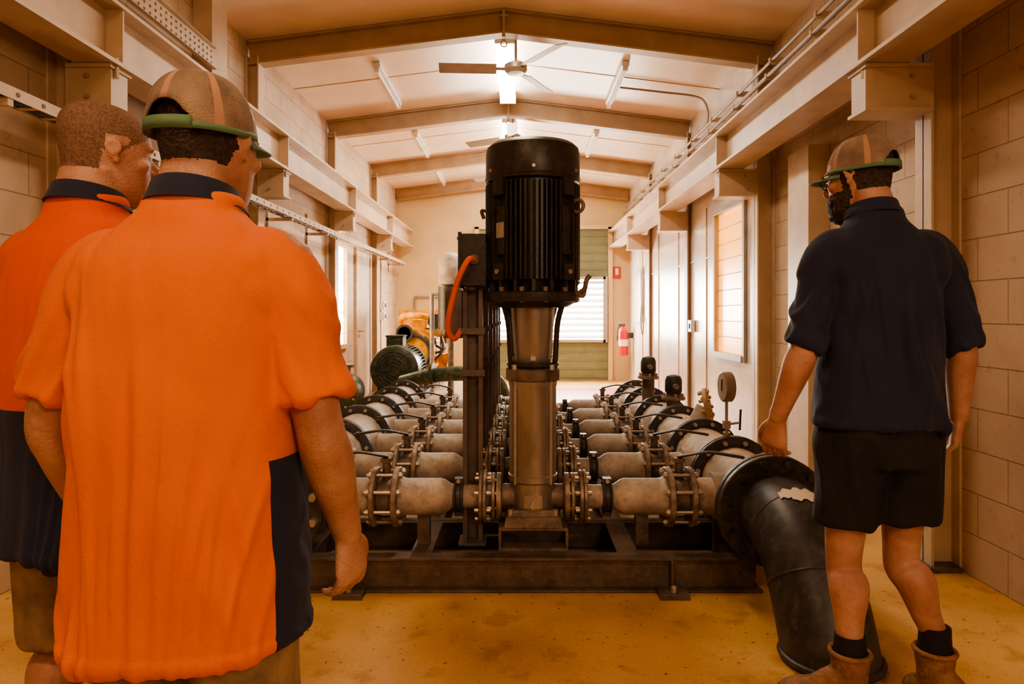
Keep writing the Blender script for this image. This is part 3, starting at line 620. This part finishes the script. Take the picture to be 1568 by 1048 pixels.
def make_man(name,loc,yaw,sp):
    E=empty(name,loc,yaw)
    S=M_skin; mb=MB(); zn=sp['neck_z']; hz=sp['chin_z']; hx=sp.get('hx',0)
    Mh=Matrix.Translation((hx,sp.get('hy',.03),hz))@Matrix.Rotation(sp['head_yaw'],4,'Z')@Matrix.Rotation(sp.get('head_pitch',0),4,'X')@Matrix.Rotation(sp.get('head_roll',0),4,'Y')
    Mi=Mh.inverted()
    k=sp.get('bw',1); nk=sp.get('neck_r',1); lw=sp.get('leg_w',1)
    mb.loftz([(sp['hip_z']-.08,0,0,.12*k,.10*k),(sp['hip_z'],0,0,.14*k,.11*k),(sp['hip_z']+.18,0,0,.14*k,.105*k),(sp['sh_z']-.15,0,0,.15*k,.11*k),(sp['sh_z']-.03,0,0,.135*k,.085*k),(sp['sh_z']+.02,hx*.4,0,.095*k,.07),(zn,hx*.7,0.0,.060*nk,.062*nk),(zn+.05,hx,.012,.056*nk,.061*nk),(hz+.05,hx,.02,.054*nk,.058*nk)],S)
    hb=MB()
    hb.loftz([(-.012,0,.018,.030,.05),(.004,0,.018,.045,.072),(.03,0,.014,.058,.088),(.07,0,.008,.067,.095),(.12,0,0,.075,.099),(.155,0,-.004,.078,.101),(.19,0,-.008,.071,.092),(.215,0,-.010,.052,.068),(.229,0,-.01,.024,.034)],S,e=2.15,seg=36)
    hb.tube([(0,.088,.135),(0,.104,.112),(0,.118,.092),(0,.108,.083)],[.009,.010,.014,.012],S,seg=12,cap=True)
    for s in(-1,1):
        hb.ell((s*.012,.104,.087),(.009,.011,.008),S)
        hb.ell((s*.03,.084,.140),(.024,.012,.008),S); hb.ell((s*.047,.062,.092),(.022,.022,.018),S)
        rt=Matrix.Rotation(s*R(-20),3,'Z')@Matrix.Rotation(R(-10),3,'X')
        hb.ell((s*.077,-.008,.112),(.0055,.014,.024),S,rt)
        hb.torus(Vector((s*.080,-.010,.116)),rt@Vector((1,0,0)),.0145,.0040,S,seg=20,sr=8); hb.ell((s*.076,.0,.089),(.006,.008,.009),S)
    hb.ell((0,.096,.060),(.024,.011,.006),S); hb.ell((0,.095,.049),(.021,.011,.006),S); hb.ell((0,.082,.018),(.026,.02,.018),S)
    mb.add(hb.v,hb.f,S,Mh)
    for sd in('L','R'):
        s=-1 if sd=='L' else 1; A=sp['arm'+sd]; sh,el,wr=[Vector(p) for p in A[:3]]
        mb.tube([sh-Vector((s*.05,0,.0)),sh,sh.lerp(el,.4),el,el.lerp(wr,.3),el.lerp(wr,.75),wr],[.045,.050*k,.048*k,.042,.046,.033,.027],S,seg=18,cap=True)
        mb.ell(el+Vector((0,-.022,.0)),(.022,.02,.028),S)
        hand(mb,wr,A[3],A[4],A[5],A[6],S)
        Lg=sp['leg'+sd]; hp,kn,an=[Vector(p) for p in Lg[:3]]
        mb.tube([hp+Vector((0,0,.03)),hp,hp.lerp(kn,.5),kn+Vector((0,0,.03)),kn+Vector((0,-.005,-.04)),kn.lerp(an,.3)+Vector((0,-.02,0)),kn.lerp(an,.65)+Vector((0,-.008,0)),an,Vector((an.x,an.y,.08))],[.075*k,.080*k,.072*k,.058*lw,.056*lw,.063*lw,.047*lw,.037,.036],S,seg=20,cap=True)
    me=remesh(mb,.0044,2,.45)
    hair=sp['hair']; hm=sp['hairmat']
    if sp.get('beard'):
        for v in me.vertices:
            h=Mi@v.co
            if -.03<h.z<.075 and h.y>.012 and abs(h.x)<.09:
                c=Vector((0,.01,.03)); n=(h-c); w=min(1,(h.y-.012)/.03)*min(1,max(0,(.072-h.z)/.02))
                if h.z>.04 and abs(h.x)<.025 and h.z<.066: w*=.2
                h=h+n.normalized()*(.010+.006*noise.noise(h*90))*w+Vector((0,.004,-.012))*w*(1 if h.z<.03 else .3)
                v.co=Mh@h
    def fn(c):
        h=Mi@c
        if h.z<-.05 or h.length>.28: return 0
        return 1 if hair(h+Vector((0,.003*noise.noise(h*120),.003*noise.noise(h*150)))) else 0
    setmats(me,[S,hm],fn)
    link(me,'body',E)
    eb=MB()
    for s in(-1,1):
        eb.ell(Mh@Vector((s*.03,.082,.120)),(.012,.012,.012),M_eye); eb.ell(Mh@Vector((s*.03,.0915,.120)),(.0055,.0045,.0055),M_iris)
    eb.obj('eyes',E)
    # ---- shirt
    mb=MB(); mb.loftz(sp['shirt'],S,e=2.25,seg=48)
    for sd in('L','R'):
        s=-1 if sd=='L' else 1; A=sp['arm'+sd]; sh,el=[Vector(p) for p in A[:2]]; wr=Vector(A[2]); end=sp['sleeve']
        if end<=1: e=sh.lerp(el,end)
        else: e=el.lerp(wr,end-1)
        mid=sh.lerp(el,.5)
        sr=sp['sleeve_r']
        P=[sh+Vector((-s*.10,0,.0)),sh+Vector((-s*.03,0,0)),sh.lerp(el,.2),sh.lerp(el,.5),(mid.lerp(e,.6) if end<=1 else el),e]
        mb.tube(P,[.055,.066,sr[0],sr[1],sr[2],sr[3]],S,seg=24)
        mb.ell(sh+Vector((-s*.045,-.005,-.055)),(.075,.092,.095),S)
        mb.ell(sh+Vector((-s*.060,-.012,-.02)),(.080,.085,.080),S)
        if sp.get('rolled'):
            dd=(e-P[-2]).normalized(); mb.tube([e-dd*.035,e-dd*.02,e,e+dd*.008],[sr[3]+.002,sr[3]+.006,sr[3]+.006,sr[3]+.002],S,seg=24,n=2)
    me=remesh(mb,.0058,10)
    seed=sp['seed']; fa=sp.get('fold',1)
    me.update(); nr=[v.normal.copy() for v in me.vertices]; zs=sp['sh_z']; wt=sp['shirt'][2][3]
    hemz=sp['shirt'][0][0]
    def ridge(q,k=3.2):
        u=max(0,1-abs(noise.noise(q))*k); return u*u*(3-2*u)
    for v,n in zip(me.vertices,nr):
        p=v.co; t=max(0,min(1,(zs+.02-p.z)/.22)); side=1-.6*min(1,max(0,(abs(p.x)/wt-.78)/.22))
        wob=noise.noise(Vector((p.x*2.5,p.y*2.5,p.z*2.0+seed)))*.06
        pres=max(.2,min(1.2,.75+1.3*noise.noise(Vector((p.x*5+9,p.y*4,p.z*2.3+seed)))))
        sx=1 if p.x>0 else -1
        lean=(p.z-zs+.1)*.35*sx*max(0,min(1,(abs(p.x)-.02)/.1))
        f=ridge(Vector(((p.x+wob+lean*.6)*11+seed,0,p.z*.9)),3.0)
        f1=ridge(Vector(((p.x+wob*.6-lean*.5)*21+seed*3,2.0,p.z*1.5)),3.0)
        f2=noise.noise(Vector((p.x*9+seed*2,p.y*9,p.z*9)))
        arm=max(0,min(1,(abs(p.x)-wt+.01)/.05))
        f3=ridge(Vector((p.x*5+seed,p.y*7,p.z*13+abs(p.x)*20)),3.2)
        low=.5+.5*t
        d=fa*side*pres*(.016*f+.007*f1)*t*(1-arm)+.003*f2*low+fa*.012*f3*arm*t
        if p.z<hemz+.022 and arm<.5: d+=.0025
        v.co=p+n*d
    setmats(me,[sp['shirtmat']],lambda c:0)
    link(me,'shirt',E)
    cb=MB(); c0=Vector((hx*.7,0.004,zn-.022)); Q=[]
    for dz,dr in((-.016,.024),(.0,.016),(.022,.009),(.025,.006),(.018,.004),(-.01,.006)):
        Q.append([c0+Vector(((.062*nk+dr)*math.cos(t),(.066*nk+dr)*math.sin(t),dz-.014*math.sin(t)-.012*(math.sin(t)>.6))) for t in [2*math.pi*j/40 for j in range(40)]])
    Q.append(Q[0]); cb.rings(Q,sp['collar'],close=False); cb.obj('collar',E)
    # ---- shorts
    mb=MB(); hzp=sp['hip_z']; sw=sp.get('short_w',1)
    mb.loftz([(hzp-.10,0,0,.15*sw,.115),(hzp-.02,0,0,.168*sw,.122),(hzp+.08,0,0,.160*sw,.112),(hzp+.12,0,0,.145*sw,.105)],S)
    for sd in('L','R'):
        Lg=sp['leg'+sd]; hp,kn=[Vector(p) for p in Lg[:2]]; e=hp.lerp(kn,sp['short_len'])
        mb.tube([hp+Vector((0,0,.05)),hp,hp.lerp(e,.5),e],[.085*sw,.098*sw,.096*sw,.095*sw],S,seg=28)
    me=remesh(mb,.007,3); me.update(); nr=[v.normal.copy() for v in me.vertices]
    for v,n in zip(me.vertices,nr):
        p=v.co; q=Vector((p.x*9+seed,p.y*9,p.z*4+p.x*6)); v.co=p+n*(.010*(1-abs(noise.noise(q))*2.6))
    setmats(me,[sp['shortmat']],lambda c:0); link(me,'shorts',E)
    # ---- boots, socks
    mb=MB(); so=MB()
    for sd in('L','R'):
        Lg=sp['leg'+sd]; an=Vector(Lg[2]); td=Lg[3]; boots(mb,(an.x,an.y,.17),td,S)
        t=Vector((td[0],td[1],0)).normalized(); g=Vector((an.x,an.y,0)); a2=Vector((-t.y,t.x,0))
        Q=[]
        for zz,g_ in((0,1),(.022,1),(.03,.96)):
            rg=[]
            for j in range(32):
                q=2*math.pi*j/32; x=math.cos(q); y=math.sin(q); w=.050 if x>0 else .042
                rg.append(g+t*(.065+.145*x)*1+a2*w*y*g_*(1-.15*abs(x)**3)+Vector((0,0,zz)))
            Q.append(rg)
        so.rings(Q,M_sole)
        so.tube([Vector(an)+Vector((0,0,.045)),Vector((an.x,an.y,.24)),Vector((an.x,an.y,.19))],[.045,.046,.05],M_shorts,seg=18)
        so.torus((an.x,an.y,.20),(0,0,1),.057,.008,M_boot)
        for j in range(5):
            c=g+t*(.058+.018*j)+Vector((0,0,.138-.011*j)); so.tube([c-a2*.030+Vector((0,0,-.014)),c+Vector((0,0,.002)),c+a2*.030+Vector((0,0,-.014))],.0035,M_sole,seg=6,n=3)
    me=remesh(mb,.006,3); setmats(me,[M_boot],lambda c:0); link(me,'boots',E); so.obj('soles_and_socks',E)
    # ---- cap
    if sp.get('cap'):
        nt,npz=72,16; V=[]; F=[]; FM=[]
        tilt=Matrix.Rotation(sp.get('cap_tilt',R(4)),4,'X')
        RX,RY=.0825,.106
        for i in range(npz+1):
            ph=math.pi/2*i/npz
            for j in range(nt):
                t=2*math.pi*j/nt; cr=math.cos(ph)**.68 if i<npz else 0
                fr=max(0,math.sin(t)); bump=.006*fr
                seam=-.0014*max(0,1-min(abs((t-math.pi/6*(1+2*q)+math.pi)%(2*math.pi)-math.pi) for q in range(6))/.06)
                wr_=.0025*noise.noise(Vector((math.cos(t)*3,math.sin(t)*3,ph*4)))
                V.append(Vector(((RX+bump*.3+seam+wr_)*cr*math.cos(t),(RY+bump+seam+wr_)*cr*math.sin(t)-.004,.122+.012*fr+(.116-.012*fr)*math.sin(ph))))
        def arch(t):
            db=abs((t-1.5*math.pi+math.pi)%(2*math.pi)-math.pi)
            return 4.6*math.sqrt(max(0,1-(db/.52)**2)) if db<.52 else 0
        for j in range(nt):
            t=2*math.pi*j/nt; hgt=arch(t)
            if hgt>0:
                i0=int(math.ceil(hgt)); ph=math.pi/2*hgt/npz; cr=math.cos(ph)**.68
                V[i0*nt+j]=Vector((RX*cr*math.cos(t),RY*cr*math.sin(t)-.004,.122+.116*math.sin(ph)))
        for i in range(npz):
            for j in range(nt):
                h0=arch(2*math.pi*j/nt); h1=arch(2*math.pi*(j+1)/nt); a0,a1=math.ceil(h0),math.ceil(h1)
                if i<max(a0,a1):
                    if a0!=a1 and i+1==max(a0,a1):
                        F.append((i*nt+j,(i+1)*nt+(j+1)%nt,(i+1)*nt+j) if a0<a1 else (i*nt+(j+1)%nt,(i+1)*nt+(j+1)%nt,(i+1)*nt+j)); FM.append(0)
                    continue
                t=2*math.pi*(j+.5)/nt
                F.append((i*nt+j,i*nt+(j+1)%nt,(i+1)*nt+(j+1)%nt,(i+1)*nt+j))
                st=min(abs((t-math.pi/6*(1+2*q)+math.pi)%(2*math.pi)-math.pi) for q in range(6))
                FM.append(1 if st<.13 and i<npz-1 else 0)
        cb=MB(); cb.mi(M_camo); cb.mi(M_capstripe)
        for v in V: cb.v.append(Mh@tilt@v)
        for f,k_ in zip(F,FM): cb.f.append(list(f)); cb.m.append(k_)
        co=cb.obj('cap_crown',E); sm=co.modifiers.new('s','SOLIDIFY'); sm.thickness=.003; sm.offset=1
        cb=MB()
        n=24; V=[]; F=[]
        for i in range(n+1):
            t=R(20)+R(140)*i/n
            for j in range(7):
                f=j/6; ext=.078*math.sin(math.pi*i/n)**.55*f
                x=RX*math.cos(t); y=RY*math.sin(t)-.004+ext
                x*=1+.06*f
                V.append(Vector((x,y,.131-.008*f-1.0*x*x*(1+f*.9)-.002)))
        for i in range(n):
            for j in range(6): F.append((i*7+j,(i+1)*7+j,(i+1)*7+j+1,i*7+j+1))
        cb.add(V,F,M_capgreen,Mh@tilt); bo=cb.obj('cap_brim',E); sm=bo.modifiers.new('s','SOLIDIFY'); sm.thickness=.004
        cb=MB(); V=[];F=[]; n=16
        for i in range(n+1):
            t=1.5*math.pi-.58+1.16*i/n
            for zz in(.120,.142): V.append(Vector(((RX+.002)*math.cos(t),(RY+.002)*math.sin(t)-.004,zz)))
        for i in range(n): F.append((2*i,2*i+2,2*i+3,2*i+1))
        n=60; o=len(V)
        for i in range(n):
            t=2*math.pi*i/n; fr=max(0,math.sin(t))
            for dz in(0,.011): V.append(Vector(((RX+.0015+.002*fr)*math.cos(t),(RY+.0015+.006*fr)*math.sin(t)-.004,.121+.012*fr+dz)))
        for i in range(n):
            t=2*math.pi*(i+.5)/n
            if abs((t-1.5*math.pi+math.pi)%(2*math.pi)-math.pi)<.5: continue
            k2=(i+1)%n; F.append((o+2*i,o+2*k2,o+2*k2+1,o+2*i+1))
        cb.add(V,F,M_capgreen,Mh@tilt); so_=cb.obj('cap_strap',E); sm=so_.modifiers.new('s','SOLIDIFY'); sm.thickness=.003; sm.offset=1
        cb=MB(); cb.ell((0,-.004,.239),(.008,.008,.004),M_capstripe)
        for v in range(len(cb.v)): cb.v[v]=Mh@tilt@cb.v[v]
        cb.obj('cap_button',E)
    if sp.get('glasses'):
        cb=MB()
        for s in(-1,1):
            cb.torus((s*.032,.103,.118),(0,1,0),.022,.0018,M_lens,seg=24,sr=6); cb.tube([(s*.054,.102,.122),(s*.078,.07,.124),(s*.083,.0,.122),(s*.082,-.02,.112)],.0018,M_lens,seg=6)
        cb.tube([(-.011,.103,.120),(0,.108,.124),(.011,.103,.120)],.002,M_lens,seg=6)
        for v in range(len(cb.v)): cb.v[v]=Mh@cb.v[v]
        cb.obj('glasses',E)
    return E
def stdshirt(hem,z1,w,dp,sh,nz,hx=0,flare=1.03,sx=0):
    return [(hem,sx,0,w*flare,dp*1.08),(hem+(z1-hem)*.35,sx*.6,0,w*(1+(flare-1)*.5),dp*1.04),(z1,0,0,w,dp),(sh-.13,0,0,w*1.0,dp*.97),(sh-.05,0,-.005,w*.98,dp*.88),(sh+.0,hx*.2,-.008,w*.90,dp*.77),(sh+.045,hx*.4,-.008,w*.70,dp*.63),(sh+.08,hx*.6,-.004,w*.47,.085),(nz-.02,hx*.7,0,.085,.076),(nz-.005,hx*.7,0,.068,.068)]
make_man('man_in_orange_polo',(-.595,1.24,0),R(-4),dict(
    neck_z=1.475,chin_z=1.450,sh_z=1.355,hip_z=.83,head_yaw=R(-7),head_pitch=R(-3),hy=.03,bw=1.03,hx=.01,neck_r=1.04,
    armL=((-.180,0,1.340),(-.268,.0,1.06),(-.265,.11,.83),(.05,.25,-1),(.9,.35,.1),-1,.35),
    armR=((.175,0,1.340),(.240,-.01,1.055),(.262,.085,.825),(.03,.22,-1),(-.9,.35,.1),1,.45),
    legL=((-.085,0,.80),(-.095,.02,.45),(-.11,-.01,.22),(-.2,1)),legR=((.085,0,.80),(.095,.02,.45),(.11,-.01,.22),(.2,1)),
    shirt=stdshirt(.675,1.05,.190,.146,1.350,1.475,.01,1.07,.004),sleeve=.86,sleeve_r=(.068,.064,.063,.068),
    shirtmat=M_orange,collar=M_navy,shortmat=M_khaki,short_len=.98,short_w=.94,seed=3.1,fold=1.0,
    hair=lambda h:h.z>.065 and h.y<-.01-(.12-h.z)*.35 and not(abs(h.x)>.077 and h.z<.15),hairmat=M_hairD,cap=True,cap_tilt=R(6)))
make_man('man_with_short_hair',(-1.01,1.60,0),R(-14),dict(
    neck_z=1.535,chin_z=1.520,sh_z=1.40,hip_z=.90,head_yaw=R(-26),head_pitch=R(-5),hy=.035,bw=1.02,neck_r=1.06,
    armL=((-.180,0,1.390),(-.265,.0,1.10),(-.27,.10,.86),(.05,.25,-1),(.9,.35,.1),-1,.35),
    armR=((.175,0,1.390),(.215,.06,1.10),(.17,.22,.92),(-.1,.5,-.8),(-.9,.35,.1),1,.35),
    legL=((-.09,0,.87),(-.09,.03,.48),(-.09,-.01,.22),(-.2,1)),legR=((.09,0,.87),(.11,.02,.48),(.12,-.01,.22),(.2,1)),
    shirt=stdshirt(.72,1.08,.194,.146,1.395,1.535),sleeve=.8,sleeve_r=(.070,.068,.066,.070),
    shirtmat=M_orange2,collar=M_navy,shortmat=M_khaki,short_len=.98,seed=8.3,fold=1.0,
    hair=lambda h:(h.z>.105+max(0,h.y)*.75 and not(h.y>.075) and not(abs(h.x)>.075 and h.z<.145 and h.y>-.03)) or (h.y<-.03 and h.z>.06),hairmat=M_hairG))
make_man('man_in_navy_shirt',(1.135,2.15,0),R(3),dict(
    neck_z=1.590,chin_z=1.575,sh_z=1.465,hip_z=.88,head_yaw=R(31),head_pitch=R(-8),hy=.03,hx=-.03,bw=.95,leg_w=.95,
    armL=((-.175,0,1.450),(-.243,-.02,1.165),(-.303,.06,.91),(-.05,.2,-1),(.8,.6,.1),-1,.4),
    armR=((.180,0,1.450),(.258,-.01,1.165),(.280,.03,.91),(-.05,.2,-1),(-.8,.6,.1),1,.4),
    legL=((-.090,0,.86),(-.105,.02,.47),(-.112,-.03,.21),(-.85,.35)),legR=((.085,0,.86),(.090,.03,.48),(.160,-.03,.23),(.45,-.9)),
    shirt=stdshirt(.90,1.14,.183,.126,1.46,1.590,-.03,1.07),sleeve=1.04,sleeve_r=(.064,.059,.052,.050),rolled=True,
    shirtmat=M_navy,collar=M_navy,shortmat=M_shorts,short_len=.68,short_w=1.06,seed=5.7,fold=1.15,
    hair=lambda h:(h.z>.055 and h.y<-.01-(.12-h.z)*.2 and not(abs(h.x)>.077 and h.z<.15)) or (h.z<.070 and h.y>.012) or (abs(h.x)>.06 and h.y>0.000 and h.y<.025 and h.z<.12),
    hairmat=M_hairD,beard=True,cap=True,cap_tilt=R(5),glasses=True))
# ------------------------------------------------------------------ lights
def area(name,loc,rot,sx,sy,e,col):
    l=bpy.data.lights.new(name,'AREA'); l.shape='RECTANGLE'; l.size=sx; l.size_y=sy; l.energy=e; l.color=col
    o=bpy.data.objects.new(name,l); scene.collection.objects.link(o); o.location=loc; o.rotation_euler=rot; return o
def aim(loc,tgt): return (Vector(tgt)-Vector(loc)).to_track_quat('-Z','Y').to_euler()
area('added_raking_fill',(1.5,-1.7,2.5),aim((1.5,-1.7,2.5),(-.5,1.8,1.0)),1.0,.9,56,(1,.69,.43))  # added lamp behind the camera, placed to rake the shirt folds; no doorway here
area('added_fill_near',(-.9,.0,3.45),(R(8),0,0),.8,.4,32,(1,.65,.38))  # added warm overhead fill, kept out of view; no ceiling fixture is there
area('added_fill_mid',(-.13,4.6,3.55),(0,0,0),.3,1.8,44,(1,.77,.52))  # added fill between two rafters; this bay has no light fixture
area('ceiling_light_far',(-.13,9.4,3.60),(0,0,0),.25,1.6,75,(1,.88,.70))
area('shutter_daylight',(.5,12.55,1.4),(R(-90),0,0),2.1,1.1,220,(1,.90,.75))
w=bpy.data.worlds.new('World'); scene.world=w; w.use_nodes=True
w.node_tree.nodes['Background'].inputs[0].default_value=(1,.8,.6,1); w.node_tree.nodes['Background'].inputs[1].default_value=.3
# ------------------------------------------------------------------ camera
cam=bpy.data.cameras.new('camera'); co=bpy.data.objects.new('camera',cam); scene.collection.objects.link(co)
co.location=(0,0,1.25); co.rotation_euler=(R(90),0,0)
cam.sensor_width=36; cam.lens=36*1045/1568; cam.shift_x=-11/1568; cam.shift_y=-44/1568; cam.clip_start=.05
scene.camera=co
scene.view_settings.view_transform='AgX'
try: scene.view_settings.look='AgX - Medium High Contrast'
except Exception: pass
scene.view_settings.exposure=.28
